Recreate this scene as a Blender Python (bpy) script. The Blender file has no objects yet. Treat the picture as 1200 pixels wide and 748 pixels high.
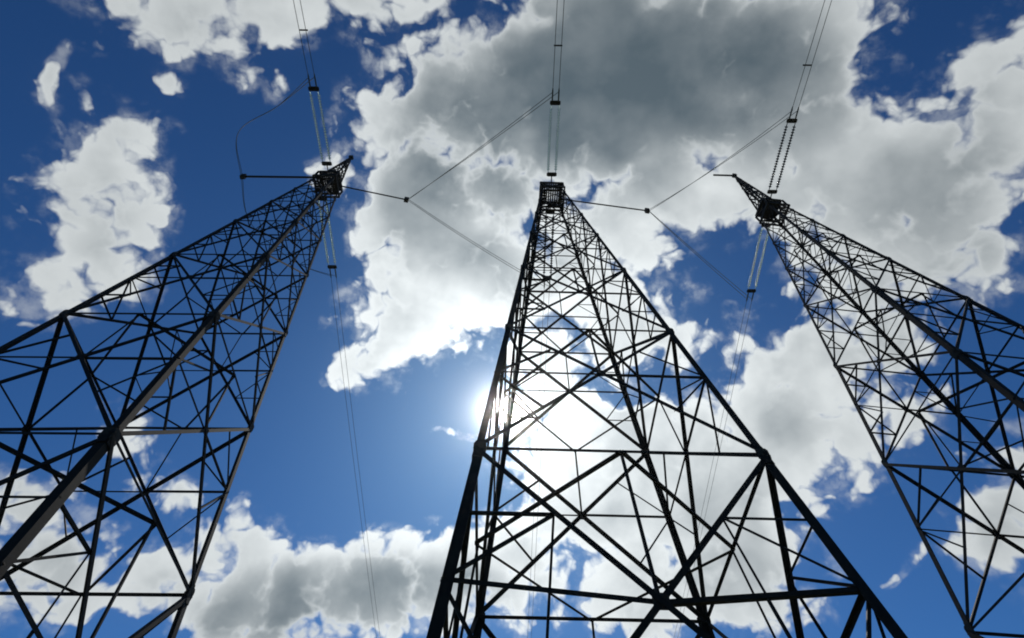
import bpy, bmesh, math, random
from mathutils import Vector, Matrix
random.seed(7)
SC = bpy.context.scene
COL = SC.collection
V = Vector

# ------------------------------------------------------------------ camera
EYE = 1.6
PITCH, ROLL = 1.0175114542342092, 0.011370875444335068
cd = bpy.data.cameras.new('camera'); cam = bpy.data.objects.new('camera', cd); COL.objects.link(cam)
fw = V((0, math.cos(PITCH), math.sin(PITCH))); rt = V((1, 0, 0)); up = rt.cross(fw)
r2 = math.cos(ROLL)*rt + math.sin(ROLL)*up
u2 = -math.sin(ROLL)*rt + math.cos(ROLL)*up
cam.matrix_world = Matrix(((r2.x, u2.x, -fw.x, 0), (r2.y, u2.y, -fw.y, 0), (r2.z, u2.z, -fw.z, EYE), (0, 0, 0, 1)))
cd.sensor_width = 36; cd.sensor_fit = 'HORIZONTAL'; cd.lens = 668.64/1200*36
cd.clip_start = 0.05; cd.clip_end = 20000
SC.camera = cam

# ------------------------------------------------------------------ sun direction, exposure
SUN = V((-0.00924, 0.65559, 0.75506)).normalized()
SUN_EL = math.asin(SUN.z); SUN_AZ = math.atan2(SUN.x, SUN.y)
SC.cycles.filter_width = 1.9
vs = SC.view_settings
vs.view_transform = 'Standard'; vs.look = 'None'; vs.exposure = 0.0; vs.gamma = 1.0; vs.use_curve_mapping = False
sl = bpy.data.lights.new('sun', 'SUN'); sl.energy = 3.0; sl.angle = math.radians(0.5); sl.color = (1, .95, .87)
so = bpy.data.objects.new('sun', sl); COL.objects.link(so)
so.rotation_euler = SUN.to_track_quat('Z', 'Y').to_euler(); so.location = SUN*100

# ------------------------------------------------------------------ sky: Nishita air, cumulus laid out over the dome
# cloud lobes on the dome in stereographic sky coordinates: centre east, centre north, radii, turn
CLOUD_LOBES = [
    (-0.245, 0.0309, 0.0423, 0.0258, 2.9929),
    (-0.1808, 0.0272, 0.054, 0.025, 3.0891),
    (-0.1184, 0.0197, 0.0314, 0.0167, 3.0846),
    (-0.2743, 0.0201, 0.019, 0.0126, 2.8842),
    (-0.1944, 0.0751, 0.0137, 0.0073, 3.097),
    (-0.3153, 0.136, 0.0384, 0.028, 1.9804),
    (-0.3373, 0.1784, 0.0463, 0.0339, 1.9016),
    (-0.3693, 0.2243, 0.023, 0.022, 2.8713),
    (-0.3106, 0.1663, 0.0449, 0.0239, 1.8218),
    (-0.3303, 0.2055, 0.028, 0.02, 1.8318),
    (-0.3348, 0.0796, 0.016, 0.0024, 2.0211),
    (-0.3446, 0.0997, 0.0095, 0.0025, 1.7479),
    (-0.2619, 0.0777, 0.0046, 0.003, 3.0274),
    (-0.0303, 0.1023, 0.0779, 0.06, 3.1073),
    (0.0802, 0.0746, 0.1291, 0.0884, -3.1027),
    (0.1859, 0.0776, 0.0873, 0.0753, -2.4599),
    (-0.0768, 0.1869, 0.0819, 0.0561, 1.6382),
    (-0.0961, 0.2794, 0.0567, 0.048, -3.1056),
    (-0.1309, 0.3179, 0.0292, 0.0283, 1.3509),
    (-0.0321, 0.2489, 0.0711, 0.0569, 3.1383),
    (0.047, 0.2477, 0.0669, 0.0473, 3.1141),
    (0.0941, 0.1956, 0.0561, 0.0412, 3.1293),
    (0.1447, 0.1564, 0.0598, 0.046, -3.1003),
    (0.2046, 0.1455, 0.053, 0.0442, -2.9757),
    (0.037, 0.0328, 0.0461, 0.035, -3.0973),
    (-0.0879, 0.0731, 0.0289, 0.0265, 2.0984),
    (-0.147, 0.1405, 0.0243, 0.0147, 2.124),
    (-0.109, 0.1221, 0.0343, 0.0278, 1.7838),
    (-0.068, 0.0251, 0.0324, 0.0051, 3.1331),
    (0.2246, 0.0348, 0.0378, 0.0304, -2.471),
    (0.3373, 0.1236, 0.0564, 0.0468, 0.8439),
    (0.3524, 0.0799, 0.04, 0.0292, 0.9484),
    (0.3066, 0.1564, 0.0699, 0.0591, -2.9368),
    (0.3499, 0.1948, 0.0385, 0.0306, 3.0968),
    (0.2516, 0.125, 0.0616, 0.0522, 0.9387),
    (0.3502, 0.0256, 0.0173, 0.0119, 0.8368),
    (0.2954, 0.2175, 0.051, 0.0486, 0.8661),
    (0.313, 0.2814, 0.0521, 0.0378, 1.4402),
    (0.256, 0.3032, 0.0527, 0.0471, 1.5791),
    (0.2415, 0.3651, 0.0681, 0.0612, 1.833),
    (0.3012, 0.3611, 0.05, 0.0303, 1.5097),
    (0.1855, 0.4307, 0.0973, 0.0865, 2.6085),
    (0.2207, 0.4966, 0.073, 0.0601, 2.604),
    (0.1099, 0.3823, 0.0822, 0.0657, 2.9937),
    (0.0792, 0.4507, 0.0851, 0.0573, 3.0384),
    (0.1082, 0.2844, 0.0628, 0.048, 3.07),
    (0.0418, 0.3286, 0.0412, 0.041, 2.3797),
    (0.0113, 0.5027, 0.0609, 0.0324, 3.1198),
    (0.1324, 0.5263, 0.0561, 0.0496, 1.9113),
    (-0.0444, 0.3924, 0.0084, 0.0017, 3.0237),
    (-0.0087, 0.1797, 0.0454, 0.0408, 3.1211),
    (-0.0236, 0.1435, 0.0515, 0.0496, 2.9815),
    (0.2976, 0.1309, 0.0325, 0.0279, -2.6969),
    (-0.262, 0.5089, 0.0586, 0.0424, 1.3826),
    (-0.2086, 0.5421, 0.065, 0.0435, -2.8403),
    (-0.135, 0.5367, 0.0762, 0.0482, -2.971),
    (-0.0493, 0.5345, 0.074, 0.0436, -3.091),
    (0.0206, 0.5425, 0.035, 0.0316, 3.0569),
    (-0.319, 0.4953, 0.04, 0.0284, -2.6367),
    (-0.3434, 0.3742, 0.0264, 0.0127, 1.6381),
    (-0.3182, 0.4227, 0.0335, 0.0138, -2.4274),
    (-0.4057, 0.4469, 0.0521, 0.0276, -2.7185),
    (-0.4159, 0.4029, 0.028, 0.0228, -2.2261),
    (-0.3783, 0.4928, 0.0456, 0.0125, -2.8048),
    (-0.4331, 0.4663, 0.0253, 0.0186, -2.3084),
    (0.4227, 0.4021, 0.0445, 0.0243, 1.539),
    (0.4288, 0.3558, 0.0251, 0.0184, 1.6268),
    (0.3456, 0.3276, 0.0313, 0.0257, 2.71),
    (0.3585, 0.4651, 0.0169, 0.0025, 2.185),
]
CLOUD_GAPS = [
    (0.1435, 0.3381, 0.0474, 0.0178, 3.0367),
    (0.0998, 0.346, 0.0244, 0.0115, 3.0619),
    (-0.334, 0.1125, 0.0096, 0.0072, 2.9471),
    (0.0605, 0.5759, 0.0367, 0.0231, 3.0488),
    (0.0427, 0.5536, 0.0262, 0.011, 3.0888),
    (0.1767, 0.2432, 0.0568, 0.0369, 3.06),
    (0.2153, 0.2623, 0.0319, 0.0308, 3.0864),
    (0.1361, 0.2467, 0.0211, 0.0171, 3.0938),
    (0.2884, 0.0845, 0.0142, 0.0112, 0.886),
    (0.2707, 0.0502, 0.0324, 0.0146, 1.2335),
    (0.2971, 0.0491, 0.0297, 0.0194, 1.0637),
    (-0.0389, 0.0306, 0.0361, 0.0081, 3.1319),
    (-0.0093, 0.0161, 0.0158, 0.013, 1.5844),
    (0.2948, 0.4798, 0.042, 0.0199, 1.5598),
    (0.2743, 0.4459, 0.0206, 0.0177, 2.1583),
    (0.389, 0.2722, 0.0424, 0.0327, 1.4385),
    (0.3981, 0.3212, 0.0361, 0.0276, 1.5608),
    (0.3992, 0.2202, 0.0178, 0.0169, -3.1389),
    (0.3977, 0.1932, 0.0199, 0.0099, 1.298),
]
CLOUD_CORES = [
    (-0.0308, 0.1295, 0.0836, 0.0797, 1.764, 0.9),
    (-0.0905, 0.1088, 0.0537, 0.0313, 1.6717, 0.5),
    (-0.1024, 0.2474, 0.047, 0.0385, 1.6456, 0.3),
    (0.0607, 0.0879, 0.118, 0.0971, -3.0587, 1.0),
    (0.1466, 0.0728, 0.0981, 0.0739, -3.0061, 1.0),
    (-0.0007, 0.2175, 0.0699, 0.0463, 3.1306, 0.75),
    (-0.0693, 0.187, 0.0746, 0.0526, 1.633, 0.62),
    (-0.0797, 0.264, 0.0393, 0.0318, -3.1235, 0.3),
    (0.1995, 0.0832, 0.0739, 0.0634, 0.7272, 0.85),
    (0.2497, 0.1453, 0.0565, 0.0467, -2.9652, 0.45),
    (0.3115, 0.1525, 0.0555, 0.0486, 0.8185, 0.5),
    (0.3484, 0.1882, 0.0386, 0.0336, -3.0436, 0.5),
    (0.339, 0.1109, 0.0444, 0.0298, 1.1337, 0.3),
    (-0.2166, 0.5446, 0.0883, 0.045, -2.9066, 1.0),
    (-0.135, 0.5445, 0.093, 0.0388, -3.0159, 0.95),
    (-0.0492, 0.5503, 0.061, 0.0314, -3.096, 0.6),
    (-0.2627, 0.5392, 0.0401, 0.0317, -2.5073, 0.6),
    (-0.333, 0.164, 0.0503, 0.0272, 1.841, 0.38),
    (-0.2219, 0.0282, 0.0515, 0.0192, 3.1067, 0.25),
    (-0.4004, 0.456, 0.0436, 0.0241, -2.7041, 0.35),
    (0.2104, 0.4509, 0.0475, 0.0352, 2.8258, 0.35),
    (0.2211, 0.5043, 0.0478, 0.0305, 2.844, 0.4),
    (0.262, 0.3534, 0.0329, 0.0304, 2.3589, 0.35),
    (0.0799, 0.4752, 0.0513, 0.0244, 3.0556, 0.2),
    (0.3106, 0.2668, 0.0517, 0.0376, 1.4159, 0.5),
    (-0.3193, 0.5028, 0.0357, 0.018, -2.8025, 0.4),
    (0.4257, 0.4121, 0.0288, 0.0165, 1.5677, 0.3),
]

world = bpy.data.worlds.new('World'); SC.world = world; world.use_nodes = True
world.cycles.sampling_method = 'MANUAL'; world.cycles.sample_map_resolution = 512
NT = world.node_tree; NT.nodes.clear(); N = NT.nodes; LK = NT.links

def put(sock, v):
    if isinstance(v, bpy.types.NodeSocket): LK.new(v, sock)
    elif isinstance(v, (int, float)): sock.default_value = v
    else: sock.default_value = v if len(v) == len(sock.default_value) else (*v, 1)
def M(op, a, b=0.0, c=0.0, clamp=False):
    n = N.new('ShaderNodeMath'); n.operation = op; n.use_clamp = clamp
    put(n.inputs[0], a); put(n.inputs[1], b); put(n.inputs[2], c); return n.outputs[0]
def VM(op, a, b=(0, 0, 0), s=1.0):
    n = N.new('ShaderNodeVectorMath'); n.operation = op
    put(n.inputs[0], a); put(n.inputs[1], b)
    if op == 'SCALE': put(n.inputs['Scale'], s)
    return n.outputs['Value'] if op in ('LENGTH', 'DOT_PRODUCT') else n.outputs['Vector']
def ramp(x, a, b, lo=0.0, hi=1.0, kind='SMOOTHSTEP'):
    n = N.new('ShaderNodeMapRange'); n.interpolation_type = kind; n.clamp = True
    put(n.inputs['Value'], x); put(n.inputs['From Min'], a); put(n.inputs['From Max'], b)
    put(n.inputs['To Min'], lo); put(n.inputs['To Max'], hi); return n.outputs['Result']
def noise(vec, scale, detail=6, rough=.55, out='Fac'):
    n = N.new('ShaderNodeTexNoise'); n.inputs['Scale'].default_value = scale
    n.inputs['Detail'].default_value = detail; n.inputs['Roughness'].default_value = rough
    put(n.inputs['Vector'], vec); return n.outputs[out]
def mixc(f, a, b):
    n = N.new('ShaderNodeMix'); n.data_type = 'RGBA'
    put(n.inputs[0], f); put(n.inputs[6], a); put(n.inputs[7], b); return n.outputs[2]

tc = N.new('ShaderNodeTexCoord')
DIR = VM('NORMALIZE', tc.outputs['Generated'])
sep = N.new('ShaderNodeSeparateXYZ'); LK.new(DIR, sep.inputs[0])
inv = M('DIVIDE', 1.0, M('MAXIMUM', M('ADD', sep.outputs[2], 1.0), .05))
cmb = N.new('ShaderNodeCombineXYZ'); LK.new(M('MULTIPLY', sep.outputs[0], inv), cmb.inputs[0]); LK.new(M('MULTIPLY', sep.outputs[1], inv), cmb.inputs[1])
wn = VM('SUBTRACT', noise(DIR, 10, 2, .5, 'Color'), (.5, .5, .5))
wn2 = VM('MULTIPLY', wn, (.038, .038, 0))
Q = VM('ADD', cmb.outputs[0], wn2)

def lobe2(vec, t):
    """squared elliptical distance from a lobe's centre (1 at its rim)"""
    cx, cy, a, b, th = t[:5]
    th = (th + math.pi/2) % math.pi - math.pi/2
    if abs(th) > math.radians(70): a, b, th = b, a, 0
    if abs(th) < math.radians(20) or max(a, b)/min(a, b) < 1.25:
        n = N.new('ShaderNodeVectorMath'); n.operation = 'MULTIPLY_ADD'; put(n.inputs[0], vec)
        n.inputs[1].default_value = (1/a, 1/b, 0); n.inputs[2].default_value = (-cx/a, -cy/b, 0)
        return VM('DOT_PRODUCT', n.outputs[0], n.outputs[0])
    c, s = math.cos(th), math.sin(th)
    x = M('ADD', VM('DOT_PRODUCT', vec, (c/a, s/a, 0)), -(c*cx + s*cy)/a)
    y = M('ADD', VM('DOT_PRODUCT', vec, (-s/b, c/b, 0)), -(-s*cx + c*cy)/b)
    return M('MULTIPLY_ADD', x, x, M('MULTIPLY', y, y))
def field(vec, table, k):
    f = None
    for i, t in enumerate(table):
        if i and i % 18 == 0: vec = VM('ADD', vec, VM('SCALE', (1, 1, 0), s=M('MULTIPLY', f, 1e-6)))   # keeps the shader's evaluation in batches
        s = math.sqrt(t[2]*t[3])*.5; d = M('MULTIPLY_ADD', lobe2(vec, t), -s, s)
        f = d if f is None else M('SMOOTH_MAX', f, d, k)
    return f
def after(vec, f): return VM('ADD', vec, VM('SCALE', (1, 1, 0), s=M('MULTIPLY', f, 1e-6)))
def billow(vec):
    n = N.new('ShaderNodeTexVoronoi'); n.voronoi_dimensions = '2D'; n.feature = 'F1'; n.normalize = False
    n.inputs['Scale'].default_value = 30; n.inputs['Detail'].default_value = 2.0; n.inputs['Roughness'].default_value = .55; n.inputs['Lacunarity'].default_value = 2.1
    put(n.inputs['Vector'], vec); return n.outputs['Distance']       # 0 at the crown of a puff, larger in the creases
def density(vec, d3, detail, bil):
    d = field(vec, CLOUD_LOBES, .012)
    h = field(after(vec, d), CLOUD_GAPS, .01)
    d = M('SMOOTH_MIN', d, M('MULTIPLY', h, -1.4), .012)
    d = M('ADD', M('ADD', d, .011), M('MULTIPLY', M('SUBTRACT', noise(d3, 10, detail, .54), .5), .055))
    return M('MULTIPLY_ADD', M('SUBTRACT', .62, bil), .034, d), d
wf = VM('SUBTRACT', noise(DIR, 34, 3, .5, 'Color'), (.5, .5, .5))
QB = VM('ADD', Q, VM('MULTIPLY', wf, (.016, .016, 0)))
B0 = billow(QB)
F, FS = density(Q, DIR, 7, B0)
wisp = M('MULTIPLY', ramp(F, -.024, .002), ramp(noise(DIR, 21, 4, .6), .46, .74))
ALPHA = M('MAXIMUM', ramp(F, -.003, .014), M('MULTIPLY', wisp, .40))
t3 = VM('NORMALIZE', VM('SUBTRACT', tuple(SUN), VM('SCALE', DIR, s=VM('DOT_PRODUCT', DIR, tuple(SUN)))))
QG = VM('ADD', cmb.outputs[0], VM('SCALE', wn2, s=.45))
G = None
for t in CLOUD_CORES:
    q_ = QG if G is None else after(QG, G)
    g = M('MULTIPLY', ramp(lobe2(q_, t), 1.7, .2), t[5])
    G = g if G is None else M('SMOOTH_MAX', G, g, .2)
near3 = VM('ADD', DIR, VM('SCALE', t3, s=.016))
relief = M('SUBTRACT', noise(near3, 15, 4, .48), noise(DIR, 15, 4, .48))
puff = noise(DIR, 5.5, 3, .45)
calm = M('MULTIPLY_ADD', G, -.6, 1.0)                      # the deep grey bases are smooth
body = M('MULTIPLY', ramp(F, .0, .030), ramp(FS, -.010, .050))
shade = ramp(FS, .000, .090)
sd = VM('DOT_PRODUCT', DIR, tuple(SUN))
ang = M('ARCCOSINE', M('MINIMUM', sd, .9999999))           # radians from the sun
near = M('EXPONENT', M('MULTIPLY', ang, -3.6))
th_ = M('ADD', M('MULTIPLY_ADD', shade, .26, .0), M('MULTIPLY', G, .74))
th_ = M('ADD', th_, M('MULTIPLY', M('MULTIPLY', M('SUBTRACT', puff, .5), .85), M('MULTIPLY_ADD', G, -.1, 1.0)))
th_ = M('ADD', th_, M('MULTIPLY', M('MULTIPLY', relief, .55), calm))
th_ = M('ADD', th_, M('MULTIPLY', M('MULTIPLY', M('SUBTRACT', B0, .5), .10), calm))
thick = M('MULTIPLY', th_, body, clamp=True)
rim = M('MULTIPLY_ADD', near, 1.25, .58)                   # forward scattering: thin cloud brightens towards the sun
white = VM('SCALE', (.93, .985, 1.0), s=rim)
dark = VM('SCALE', (.090, .124, .150), s=M('MULTIPLY_ADD', near, 1.6, .88))
CL = mixc(M('POWER', thick, .76), white, dark)
sky = N.new('ShaderNodeTexSky'); sky.sky_type = 'NISHITA'; sky.sun_disc = False
sky.sun_elevation = SUN_EL; sky.sun_rotation = SUN_AZ; sky.air_density = 1.0; sky.dust_density = .5; sky.ozone_density = 4.0; sky.altitude = 300
disc = M('MULTIPLY', M('LESS_THAN', ang, math.radians(.27)), 40.0)
aur = M('ADD', M('MULTIPLY', M('EXPONENT', M('MULTIPLY', ang, -1/math.radians(.7))), 1.5), M('MULTIPLY', M('EXPONENT', M('MULTIPLY', ang, -1/math.radians(5.0))), .10))
air = VM('SCALE', sky.outputs[0], s=.068)
gm = N.new('ShaderNodeGamma'); gm.inputs['Gamma'].default_value = 1.34; LK.new(air, gm.inputs['Color'])     # a deep, contrasty clear-air blue
tint = VM('MULTIPLY', gm.outputs[0], (.60, 1.12, 1.42))
b_sky = N.new('ShaderNodeBackground'); LK.new(tint, b_sky.inputs[0]); b_sky.inputs[1].default_value = 1.0
b_cl = N.new('ShaderNodeBackground'); LK.new(CL, b_cl.inputs[0]); b_cl.inputs[1].default_value = 1.0
b_sun = N.new('ShaderNodeBackground'); b_sun.inputs[0].default_value = (1, .97, .9, 1); LK.new(M('ADD', disc, aur), b_sun.inputs[1])
mx = N.new('ShaderNodeMixShader'); LK.new(ALPHA, mx.inputs[0]); LK.new(b_sky.outputs[0], mx.inputs[1]); LK.new(b_cl.outputs[0], mx.inputs[2])
ad = N.new('ShaderNodeAddShader'); LK.new(mx.outputs[0], ad.inputs[0]); LK.new(b_sun.outputs[0], ad.inputs[1])
wo = N.new('ShaderNodeOutputWorld'); LK.new(ad.outputs[0], wo.inputs[0])

# ------------------------------------------------------------------ materials
def material(name, dark, light, scale, rough, metal=0.0, spot=None, bump=.15, spec=.5):
    m = bpy.data.materials.new(name); m.use_nodes = True; nt = m.node_tree; b = nt.nodes['Principled BSDF']
    t = nt.nodes.new('ShaderNodeTexCoord')
    n = nt.nodes.new('ShaderNodeTexNoise'); n.inputs['Scale'].default_value = scale; n.inputs['Detail'].default_value = 7; n.inputs['Roughness'].default_value = .62
    nt.links.new(t.outputs['Object'], n.inputs['Vector'])
    r = nt.nodes.new('ShaderNodeValToRGB'); r.color_ramp.elements[0].position = .32; r.color_ramp.elements[1].position = .7
    r.color_ramp.elements[0].color = (*dark, 1); r.color_ramp.elements[1].color = (*light, 1)
    nt.links.new(n.outputs['Fac'], r.inputs[0]); col = r.outputs[0]
    if spot:
        n2 = nt.nodes.new('ShaderNodeTexNoise'); n2.inputs['Scale'].default_value = scale*.45; n2.inputs['Detail'].default_value = 9; n2.inputs['Roughness'].default_value = .7
        nt.links.new(t.outputs['Object'], n2.inputs['Vector'])
        r2_ = nt.nodes.new('ShaderNodeValToRGB'); r2_.color_ramp.elements[0].position = .54; r2_.color_ramp.elements[1].position = .66
        nt.links.new(n2.outputs['Fac'], r2_.inputs[0])
        x = nt.nodes.new('ShaderNodeMix'); x.data_type = 'RGBA'; nt.links.new(r2_.outputs[0], x.inputs[0]); nt.links.new(col, x.inputs[6]); x.inputs[7].default_value = (*spot, 1); col = x.outputs[2]
    nt.links.new(col, b.inputs['Base Color'])
    b.inputs['Specular IOR Level'].default_value = spec; b.inputs['Roughness'].default_value = rough; b.inputs['Metallic'].default_value = metal
    bp = nt.nodes.new('ShaderNodeBump'); bp.inputs['Strength'].default_value = bump; bp.inputs['Distance'].default_value = .01
    nt.links.new(n.outputs['Fac'], bp.inputs['Height']); nt.links.new(bp.outputs[0], b.inputs['Normal'])
    return m
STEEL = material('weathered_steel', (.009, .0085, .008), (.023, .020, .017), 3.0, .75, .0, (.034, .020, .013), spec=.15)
PLATE = material('rusty_plate', (.024, .021, .019), (.048, .040, .034), 4.0, .75, .0, (.06, .028, .015), spec=.15)
CABLE = material('aluminium_cable', (.10, .10, .10), (.14, .14, .14), 2, .8, 0, None, 0, spec=.2)
GLASS = material('toughened_glass', (.62, .78, .70), (.75, .88, .80), 8, .12, 0, None, 0)
DARKINS = material('glazed_porcelain', (.035, .028, .024), (.07, .055, .045), 8, .2, 0)
GRASS = material('meadow_grass', (.035, .055, .018), (.075, .09, .035), .6, .9, 0, (.09, .075, .04))
CONC = material('concrete', (.26, .25, .23), (.36, .35, .33), 5, .85, 0)
for mm in (GLASS,):
    mm.node_tree.nodes['Principled BSDF'].inputs['Transmission Weight'].default_value = .8

# ------------------------------------------------------------------ object helpers
def finish(name, bm, mat, parent=None):
    bmesh.ops.recalc_face_normals(bm, faces=bm.faces)
    me = bpy.data.meshes.new(name); bm.to_mesh(me); bm.free(); me.materials.append(mat)
    o = bpy.data.objects.new(name, me); COL.objects.link(o)
    if parent is not None: o.parent = parent
    return o
def thing(name, label, cat, loc, rz=0.0, group=None):
    o = bpy.data.objects.new(name, None); COL.objects.link(o); o.empty_display_size = .5
    o.location = loc; o.rotation_euler = (0, 0, rz); return tag(o, label, cat, group)
def tag(o, label, cat, group=None):
    o['label'] = label; o['category'] = cat
    if group: o['group'] = group
    return o
def smooth(o):
    for p in o.data.polygons: p.use_smooth = True
    return o

def sweep(bm, pts, sect, frames):
    """sect: list of (x, y); frames: list of (origin, ax, ay, scale)"""
    rings = []
    for (o, ax, ay, s) in frames:
        rings.append([bm.verts.new(o + ax*(x*s) + ay*(y*s)) for x, y in sect])
    n = len(sect)
    for a, b in zip(rings, rings[1:]):
        for i in range(n): bm.faces.new((a[i], a[(i+1) % n], b[(i+1) % n], b[i]))
    bm.faces.new(rings[0]); bm.faces.new(rings[-1][::-1])

def angle_section(th): return [(0, 0), (1, 0), (1, th), (th, th), (th, 1), (0, 1)]
def angle_bar(bm, a, b, size, nrm, th=.11, side=1, off=0.0):
    """rolled steel angle: one flange lies in the face whose outward normal is nrm, the other points inwards"""
    d = (b-a).normalized(); n = nrm - d*nrm.dot(d); n.normalize(); t = d.cross(n)*side
    a = a + n*off; b = b + n*off
    fr = [(p - t*(size*.5), t, -n, size) for p in (a, b)]
    sweep(bm, None, angle_section(th), fr)
def tube(bm, pts, rad, seg=6):
    fr = []; ref = V((0, 0, 1))
    for i, p in enumerate(pts):
        d = (pts[min(i+1, len(pts)-1)] - pts[max(i-1, 0)]).normalized()
        r_ = ref if abs(d.dot(ref)) < .95 else V((1, 0, 0))
        x = d.cross(r_).normalized(); y = d.cross(x)
        fr.append((p, x, y, rad))
    sweep(bm, None, [(math.cos(2*math.pi*k/seg), math.sin(2*math.pi*k/seg)) for k in range(seg)], fr)
def plate(bm, c, u, v, n, w, h, th):
    """octagonal gusset plate centred on c"""
    k = .3; out = [(-1, -1+k), (-1+k, -1), (1-k, -1), (1, -1+k), (1, 1-k), (1-k, 1), (-1+k, 1), (-1, 1-k)]
    fr = [(c + n*s, u*w*.5, v*h*.5, 1) for s in (-th/2, th/2)]
    sweep(bm, None, out, fr)
def box(bm, c, u, v, n, a, b, d):
    fr = [(c + n*s, u*a*.5, v*b*.5, 1) for s in (-d/2, d/2)]
    sweep(bm, None, [(-1, -1), (1, -1), (1, 1), (-1, 1)], fr)
def lathe(bm, a, b, prof, seg=12):
    d = b-a; L = d.length; d.normalize(); x = d.cross(V((0, 0, 1)) if abs(d.z) < .9 else V((1, 0, 0))).normalized(); y = d.cross(x)
    rings = []
    for t, r in prof:
        rings.append([bm.verts.new(a + d*(t*L) + x*(r*math.cos(2*math.pi*k/seg)) + y*(r*math.sin(2*math.pi*k/seg))) for k in range(seg)])
    for p, q in zip(rings, rings[1:]):
        for i in range(seg): bm.faces.new((p[i], p[(i+1) % seg], q[(i+1) % seg], q[i]))
    bm.faces.new(rings[0]); bm.faces.new(rings[-1][::-1])

# ------------------------------------------------------------------ ground
bm = bmesh.new()
R0 = [0, 8, 20, 45, 90, 200, 500, 1200, 2800]
prev = None
for i, r in enumerate(R0):
    ring = [bm.verts.new((r*math.cos(2*math.pi*k/48), r*math.sin(2*math.pi*k/48), 0)) for k in range(48)] if r else [bm.verts.new((0, 0, 0))]
    if prev:
        for k in range(48):
            if len(prev) == 1: bm.faces.new((prev[0], ring[k], ring[(k+1) % 48]))
            else: bm.faces.new((prev[k], ring[k], ring[(k+1) % 48], prev[(k+1) % 48]))
    prev = ring
g = finish('ground', bm, GRASS); g['kind'] = 'structure'

# haze volume added for glare: scatters sunlight forwards to veil steel near the sun
hm = bpy.data.materials.new('glare_haze'); hm.use_nodes = True; hn = hm.node_tree; hn.nodes.clear()
pv = hn.nodes.new('ShaderNodeVolumePrincipled'); pv.inputs['Color'].default_value = (.97, .98, 1, 1); pv.inputs['Density'].default_value = .00032; pv.inputs['Anisotropy'].default_value = .988
ho = hn.nodes.new('ShaderNodeOutputMaterial'); hn.links.new(pv.outputs[0], ho.inputs['Volume'])
bm = bmesh.new(); bmesh.ops.create_cube(bm, size=1, matrix=Matrix.Translation((0, 0, 29)) @ Matrix.Diagonal((6000, 6000, 60, 1)))
hz = finish('haze', bm, hm); hz['kind'] = 'stuff'

# ------------------------------------------------------------------ lattice tower
S = 45.0
LEVELS = [-EYE/S, .02, .26, .428, .58, .71, .81, .89, .95, 1.0]

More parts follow.
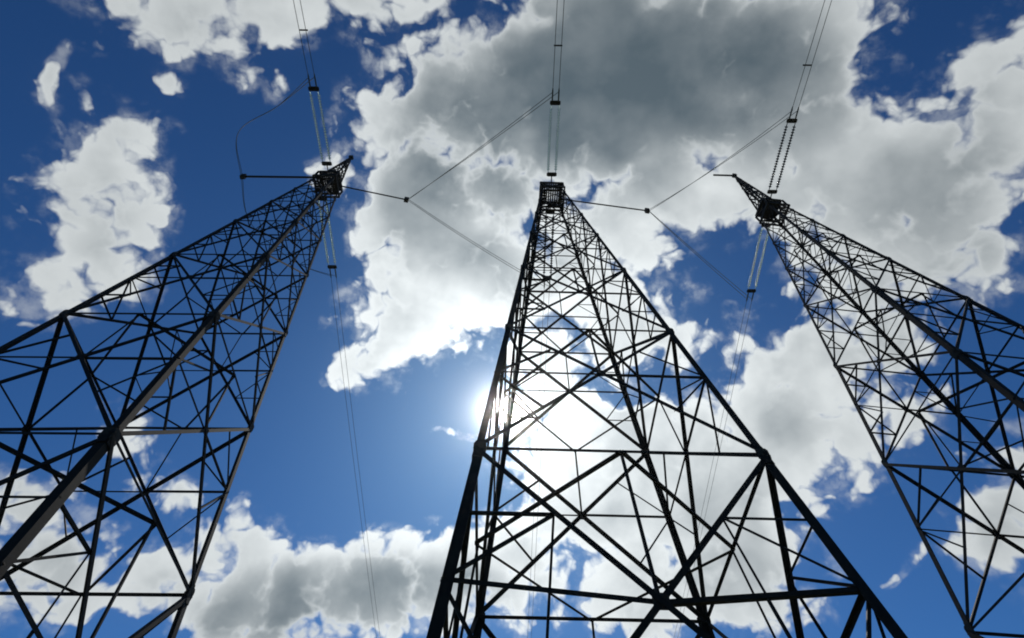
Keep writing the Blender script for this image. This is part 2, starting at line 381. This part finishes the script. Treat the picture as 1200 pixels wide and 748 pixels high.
def make_tower(name, label, loc, yaw, b, t, peak):
    root = thing(name, label, 'lattice tower', (loc[0], loc[1], 0), yaw, None)
    def hw(s): return b + (t-b)*s
    CS = [(-1, -1), (1, -1), (1, 1), (-1, 1)]
    def corner(k, s): w = hw(s); return V((CS[k % 4][0]*w, CS[k % 4][1]*w, EYE + s*S))
    # legs: heavy rolled angles, lighter in each higher section, bolted with splice plates
    for k in range(4):
        bm = bmesh.new(); cx, cy = CS[k]
        ax = V((-cx, 0, 0)); ay = V((0, -cy, 0))
        secs = [(-EYE/S, .26, .27), (.26, .58, .22), (.58, .81, .175), (.81, 1.0, .14)]
        for s0, s1, w in secs:
            fr = [(corner(k, s), ax, ay, w) for s in (s0, s1)]
            sweep(bm, None, angle_section(.12), fr)
        for s, w in ((.26, .27), (.58, .22), (.81, .175)):
            p = corner(k, s)
            d = (corner(k, 1)-corner(k, 0)).normalized()
            L = w*2.6
            for u, n in ((ax, ay), (ay, ax)):
                un = (u - d*u.dot(d)).normalized(); nn = d.cross(un)
                if nn.dot(n) > 0: nn = -nn
                box(bm, p + un*w*.5 + nn*.018, un, d, nn, w*.9, L, .03)
        leg = finish('leg', bm, STEEL, root)
        bm = bmesh.new(); c = corner(k, -EYE/S)
        box(bm, c + V((0, 0, .02)), V((1, 0, 0)), V((0, 1, 0)), V((0, 0, 1)), 1.1, 1.1, .5)
        finish('concrete_footing', bm, CONC, leg)
    stuff = bmesh.new()
    for f in range(4):
        nrm = V(((CS[f][0]+CS[(f+1) % 4][0])/2, (CS[f][1]+CS[(f+1) % 4][1])/2, 0)); nrm.normalize()
        side = (corner(f+1, 0)-corner(f, 0)).normalized(); fup = nrm.cross(side); fup = V((0, 0, 1)) if fup.z == 0 else fup
        inw = -nrm
        for i, (s0, s1) in enumerate(zip(LEVELS, LEVELS[1:])):
            A0, B0, A1, B1 = corner(f, s0), corner(f+1, s0), corner(f, s1), corner(f+1, s1)
            w0, w1 = hw(s0), hw(s1); fr = w0/(w0+w1)
            sz = [.145, .145, .13, .115, .10, .09, .075, .065, .06][i]
            hub = A0.lerp(B1, fr); sh = s0 + (s1-s0)*fr
            for j, (p, q, o) in enumerate(((A0, B1, .02), (B0, A1, .035+sz*.1))):
                bm = bmesh.new(); angle_bar(bm, p, q, sz, nrm, side=1-2*j, off=o); finish('diagonal_brace', bm, STEEL, root)
            bm = bmesh.new(); angle_bar(bm, A1, B1, sz*.6, nrm, off=.012); finish('horizontal_strut', bm, STEEL, root)
            if i <= 5:
                bm = bmesh.new(); plate(bm, hub + nrm*.012, side, V((0, 0, 1)), nrm, sz*2.5, sz*2.6, .016); finish('gusset_plate', bm, PLATE, root)
            for p, e in ((A1, 1), (B1, -1)):
                bm = bmesh.new(); g_ = sz*2.5
                plate(bm, p + side*e*g_*.38 + nrm*.030, side, V((0, 0, 1)), nrm, g_, g_*1.25, .014); finish('gusset_plate', bm, PLATE, root)
            if i == 0: continue
            LA, LB = corner(f, sh + .010*(i == 1)), corner(f+1, sh + .010*(i == 1))
            if i <= 5:
                for e_ in (LA, LB):
                    bm = bmesh.new(); angle_bar(bm, e_, hub, sz*(.8 if i == 1 else .55), nrm, off=-.02); finish('horizontal_strut', bm, STEEL, root)
            sec = sz*.52
            mids = [(A0.lerp(hub, .5), LA, corner(f, (s0+sh)/2)), (B0.lerp(hub, .5), LB, corner(f+1, (s0+sh)/2)),
                    (A1.lerp(hub, .5), LA, corner(f, (s1+sh)/2)), (B1.lerp(hub, .5), LB, corner(f+1, (s1+sh)/2))]
            for m_, l_, q_ in mids:
                for e_ in ((l_, q_) if i in (1, 3, 4, 5, 6) else (l_,)):
                    if i <= 3:
                        bm = bmesh.new(); angle_bar(bm, m_, e_, sec, nrm, off=-.03); finish('secondary_brace', bm, STEEL, root)
                    elif i <= 6: angle_bar(stuff, m_, e_, sec, nrm, off=-.03)
            if i <= 5:
                top = A1.lerp(B1, .5)
                bm = bmesh.new(); angle_bar(bm, hub, top, sec, nrm, off=-.05); finish('tie_brace', bm, STEEL, root)
                for (m_, l_, q_), hh in zip(mids, (LA, LB, LA, LB)):
                    e_ = hh.lerp(hub, .5)
                    if i == 1:
                        bm = bmesh.new(); angle_bar(bm, m_, e_, sec*.8, nrm, off=-.045); finish('tie_brace', bm, STEEL, root)
    # plan bracing across the shaft at each panel joint
    for i, s in enumerate(LEVELS[2:8]):
        mp = [corner(k, s).lerp(corner(k+1, s), .5) + V((0, 0, -.06)) for k in range(4)]
        for k in range(4):
            bm = bmesh.new(); angle_bar(bm, mp[k], mp[(k+1) % 4], .10 - .01*i, V((0, 0, -1))); finish('plan_brace', bm, STEEL, root)
    o = finish('secondary_bracing', stuff, STEEL, root); o['kind'] = 'stuff'
    # head: two square frames of channel round the shaft top, with a checker-plate deck
    zt = EYE + S
    hd = t + .14; hh_ = 1.3; hl = hw(1 - hh_/S) + .13
    for z, w in ((zt + .05, hd), (zt - hh_, hl)):
        bm = bmesh.new()
        for k in range(4):
            a = V((CS[k][0]*w, CS[k][1]*w, z)); c = V((CS[(k+1) % 4][0]*w, CS[(k+1) % 4][1]*w, z))
            n = (a+c)*.5 - V((0, 0, z)); n.normalize()
            u = (c-a).normalized()
            box(bm, (a+c)*.5, u, n, V((0, 0, 1)), 2*w + .10, .10, .24 + .004*k)
        finish('head_frame', bm, PLATE, root)
    for k in range(4):
        bm = bmesh.new(); a = V((CS[k][0]*hl, CS[k][1]*hl, zt - hh_ + .16)); c = V((CS[k][0]*hd, CS[k][1]*hd, zt - .1))
        box(bm, (a+c)*.5, V((1, 0, 0)), V((0, 1, 0)), V((0, 0, 1)), .12, .12, hh_ - .26)
        finish('head_post', bm, STEEL, root)
    bm = bmesh.new()
    for j in range(9):
        x = -hd + .14 + j*(2*hd - .28)/8
        box(bm, V((x, 0, zt - .02)), V((1, 0, 0)), V((0, 1, 0)), V((0, 0, 1)), .13, 2*hd - .14, .05)
    finish('deck', bm, PLATE, root)
    bm = bmesh.new()
    for j in range(7):
        y = -hd + .16 + j*(2*hd - .32)/6
        if abs(y) < .5: 
            for sx in (-1, 1): box(bm, V((sx*(.5 + (hl-.57)*.5), y, zt - hh_ - .03)), V((1, 0, 0)), V((0, 1, 0)), V((0, 0, 1)), hl - .57, .17, .05)
        else: box(bm, V((0, y, zt - hh_ - .03)), V((1, 0, 0)), V((0, 1, 0)), V((0, 0, 1)), 2*hd - .14, .17, .05)
    finish('deck', bm, PLATE, root)
    for k in range(4):
        a0, b0 = [V((CS[q % 4][0]*(hd-.02), CS[q % 4][1]*(hd-.02), zt - hh_ + .16)) for q in (k, k+1)]
        nrm = ((a0+b0)*.5 - V((0, 0, zt - hh_ + .16))).normalized(); h_ = V((0, 0, hh_ - .26))
        for p, q, o_ in ((a0, b0+h_, .0), (b0, a0+h_, .02)):
            bm = bmesh.new(); angle_bar(bm, p, q, .11, nrm, off=o_); finish('head_brace', bm, STEEL, root)
    if peak:
        pk = bmesh.new(); zp = zt + peak; off = V((0, 0, 0))
        lv = [0, .34, .62, .83, 1.0]
        def pc(k, u): w = .58*(1-u) + .05*u; return V((CS[k % 4][0]*w, CS[k % 4][1]*w, zt + .2 + (peak-.2)*u))
        prt = finish('peak_frame', pk, STEEL, root) if False else None
        for k in range(4):
            angle_bar(pk, pc(k, 0), pc(k, 1), .14, V((CS[k][0], CS[k][1], 0)).normalized())
            for u0, u1 in zip(lv, lv[1:]):
                nrm = ((pc(k, 0)+pc(k+1, 0))*.5 - V((0, 0, zt+.2))).normalized()
                angle_bar(pk, pc(k, u0), pc(k+1, u1), .08, nrm, off=.01); angle_bar(pk, pc(k+1, u0), pc(k, u1), .08, nrm, off=.03)
                if u1 < 1: angle_bar(pk, pc(k, u1), pc(k+1, u1), .08, nrm, off=-.02)
        pf = finish('peak', pk, STEEL, root)
        bm = bmesh.new(); box(bm, V((0, 0, zp + .05)), V((1, 0, 0)), V((0, 1, 0)), V((0, 0, 1)), .34, .34, .35)
        finish('peak_cap', bm, PLATE, pf)
        if peak > 8:
            bm = bmesh.new(); tube(bm, [V((-.1, 0, zp + .05)), V((-1.9, .25, zp + .35))], .09, 8); finish('earth_wire_arm', bm, STEEL, pf)
    return root

TW = {'C': (3.048, 15.680, 0.0187, 5.324), 'R': (21.068, 16.777, 0.1047, 5.212), 'L': (-14.760, 14.883, -0.0039, 4.857)}
make_tower('transmission_tower', 'middle dark steel lattice tower with flat boxed top, sun glaring beside its leg', TW['C'][:2], TW['C'][2], TW['C'][3], .70, 0)
make_tower('transmission_tower', 'dark steel lattice tower on the left, one thick corner leg nearest the viewer, pointed peak', TW['L'][:2], TW['L'][2], TW['L'][3], .62, 6.6)
make_tower('transmission_tower', 'dark steel lattice tower on the right leaning in with a beak-like peak past its head', TW['R'][:2], TW['R'][2], TW['R'][3], .62, 8.6)
for o in COL.objects:
    if o.name.startswith('transmission_tower'): o['group'] = 'steel lattice transmission towers'

# ------------------------------------------------------------------ insulators, conductors, jumpers
ZH = EYE + S
def string(a, b, parent, mat, n=24, r=.125):
    bm = bmesh.new(); prof = [(0, .03), (.03, .03)]
    for i in range(n):
        t0 = .04 + .92*i/n; dt = .92/n
        prof += [(t0, .045), (t0 + dt*.25, .06), (t0 + dt*.45, r), (t0 + dt*.62, r*.92), (t0 + dt*.66, .05)]
    prof += [(.97, .03), (1, .03)]
    lathe(bm, a, b, prof, 12); return smooth(finish('insulator_string', bm, mat, parent))
def dead_end(label, x, y0, y1, z0, z1, mat, spread=.30):
    root = thing('insulator_assembly', label, 'insulators', (x, y0, z0), 0, 'strain insulator assemblies')
    d = V((0, y1-y0, z1-z0)); u = d.normalized(); X = V((1, 0, 0)); n = u.cross(X)
    for s in (-1, 1): string(u*.75 + X*s*spread, d - u*.45 + X*s*spread, root, mat)
    for p, w in ((u*.62, .80), (d - u*.30, .80)):
        bm = bmesh.new(); plate(bm, p, X, u, n, w, .34, .03); finish('yoke_plate', bm, PLATE, root)
    bm = bmesh.new(); tube(bm, [V((0, 0, 0)), u*.55], .045, 8); finish('link', bm, PLATE, root)
    for s in (-1, 1):
        bm = bmesh.new(); lathe(bm, d - u*.2 + X*s*.23, d + u*.75 + X*s*.23, [(0, .03), (.1, .055), (.8, .055), (1, .03)], 8); finish('cable_clamp', bm, CABLE, root)
    return root
def catenary(a, b, sag, n=40, k=1.0):
    return [a.lerp(b, t) - V((0, 0, 4*sag*t*(1-t))) for t in [(i/n)**k for i in range(n+1)]]
def cable(name, pts, rad, label, cat, group):
    bm = bmesh.new(); o0 = pts[0].copy(); tube(bm, [p-o0 for p in pts], rad, 6)
    o = smooth(finish(name, bm, CABLE)); o.location = o0; return tag(o, label, cat, group)

TN = {'C': ('the middle tower', GLASS, DARKINS), 'L': ('the left tower', GLASS, GLASS), 'R': ('the right tower', DARKINS, GLASS)}
YK = {}
for k, (nm, mf, mb) in TN.items():
    x, y = TW[k][0], TW[k][1]
    fx, bx = {'C': (x, x), 'L': (x - .1, x - .9), 'R': (x - .05, x + .1)}[k]
    fl = 6.2; h_ = {'C': .93, 'L': .80, 'R': .80}[k]
    dead_end({'C': 'pair of thin insulator strings rising straight up from the flat head of %s', 'L': 'pale glass insulator strings coming overhead from the head of %s', 'R': 'pair of dark insulator strings slanting up from the head of %s'}[k] % nm, fx, y-h_, y-1.15-fl, ZH, ZH-.25, mf)
    dead_end({'C': 'insulator strings hidden on the far side of the head of %s', 'L': 'pale glass insulator strings hanging down to the right behind the head of %s', 'R': 'pale greenish insulator strings hanging below the head of %s'}[k] % nm, bx, y+h_, y+1.15+6.6, ZH-.1, ZH-.6, mb)
    YK[k] = (V((fx, y-1.15-fl-.6, ZH-.28)), V((bx, y+1.15+6.6+.6, ZH-.65)))
    for s, sn in ((-1, 'left'), (1, 'right')):
        a = YK[k][0] + V((s*.23, 0, 0)); b = V((fx + s*.23, -330, ZH + 2))
        cable('conductor_cable', catenary(a, b, 9, 60, 1.6), .022, '%s wire of the pair running overhead from the near insulators of %s' % (sn, nm), 'power line', 'overhead conductor wires')
        a = YK[k][1] + V((s*.23, 0, 0)); b = V((bx - 3.2 + s*.23, 360, ZH - 2))
        cable('conductor_cable', catenary(a, b, 10, 60, 1.6), .018, '%s wire of the pair running away beyond the far insulators of %s' % (sn, nm), 'power line', 'overhead conductor wires')
    # spacer between the two sub-conductors
    for q in (3.0,):
        bm = bmesh.new(); box(bm, V((0, 0, 0)), V((1, 0, 0)), V((0, 1, 0)), V((0, 0, 1)), .6, .10, .10)
        o = finish('spacer', bm, PLATE); o.location = YK[k][0] + V((0, -q, -.09)); tag(o, 'small bar joining the two overhead wires in front of %s' % nm, 'spacer', 'conductor spacers')

def smooth_path(P, n=10):
    out = []
    for i in range(len(P)-1):
        p0 = P[max(i-1, 0)]; p1 = P[i]; p2 = P[i+1]; p3 = P[min(i+2, len(P)-1)]
        for j in range(n):
            t = j/n; out.append(.5*((2*p1) + (p2-p0)*t + (2*p0-5*p1+4*p2-p3)*t*t + (3*p1-p0-3*p2+p3)*t**3))
    out.append(P[-1]); return out
NODE = {'C': V((-8.67, 16.37, ZH)), 'R': V((11.21, 17.09, ZH)), 'L': V((-21.6, 14.4, ZH-.6))}
MIDF = {'C': [], 'R': [], 'L': [V((-20.6, 11.2, ZH-.5))]}
MIDB = {'C': [], 'R': [], 'L': [V((-21.0, 17.6, ZH-.8))]}
for k in 'CRL':
    nm = TN[k][0]
    for s, sn in ((-1, 'upper'), (1, 'lower')):
        a, c, b = YK[k][0] + V((s*.2, .1, -.1)), NODE[k] + V((0, 0, s*.12)), YK[k][1] + V((s*.2, -.1, -.1))
        m1, m2 = MIDF[k], MIDB[k]
        P = (catenary(a, c, .45, 14)[:-1] if not m1 else catenary(a, m1[0], .1, 8)[:-1] + catenary(m1[0], c, .12, 8)[:-1]) + (catenary(c, b, .45, 14) if not m2 else catenary(c, m2[0], .1, 8)[:-1] + catenary(m2[0], b, .15, 8))
        if k == 'L': P = smooth_path([a, V((-17.6, 9.0, ZH-.7)), V((-20.9, 10.9, ZH-.9)), c, V((-21.6, 18.2, ZH-1.0)), V((-18.6, 21.6, ZH-1.1)), b], 8)
        cable('jumper_cable', P, .022, '%s jumper wire bowed out left of the head of %s' % (sn, nm), 'jumper wire', 'jumper wires around the tower heads')
def strut(label, a, b, mat, rad=.06):
    root = thing('jumper_strut', label, 'strut', tuple(a), 0, 'jumper hold-off struts')
    d = b-a; u = d.normalized()
    bm = bmesh.new(); tube(bm, [V((0, 0, 0)), d], rad, 8); finish('rod', bm, mat, root)
    bm = bmesh.new(); x = u.cross(V((0, 0, 1))).normalized(); box(bm, d + u*.08, x, u, V((0, 0, 1)), .30, .34, .5); finish('clamp', bm, PLATE, root)
    return root
strut('thin horizontal strut reaching right from the left tower to a dark clamp', V((-14.76+.79, 15.3, ZH)), NODE['C'] - V((.2, 0, 0)), STEEL, .06)
strut('thin horizontal strut reaching right from the middle tower to a dark clamp', V((3.05+.93, 16.2, ZH)), NODE['R'] - V((.2, 0, 0)), STEEL, .06)
strut('dark horizontal strut reaching left from the head of the left tower', V((-14.76-.79, 14.6, ZH)), NODE['L'] + V((.2, 0, 0)), STEEL, .09)
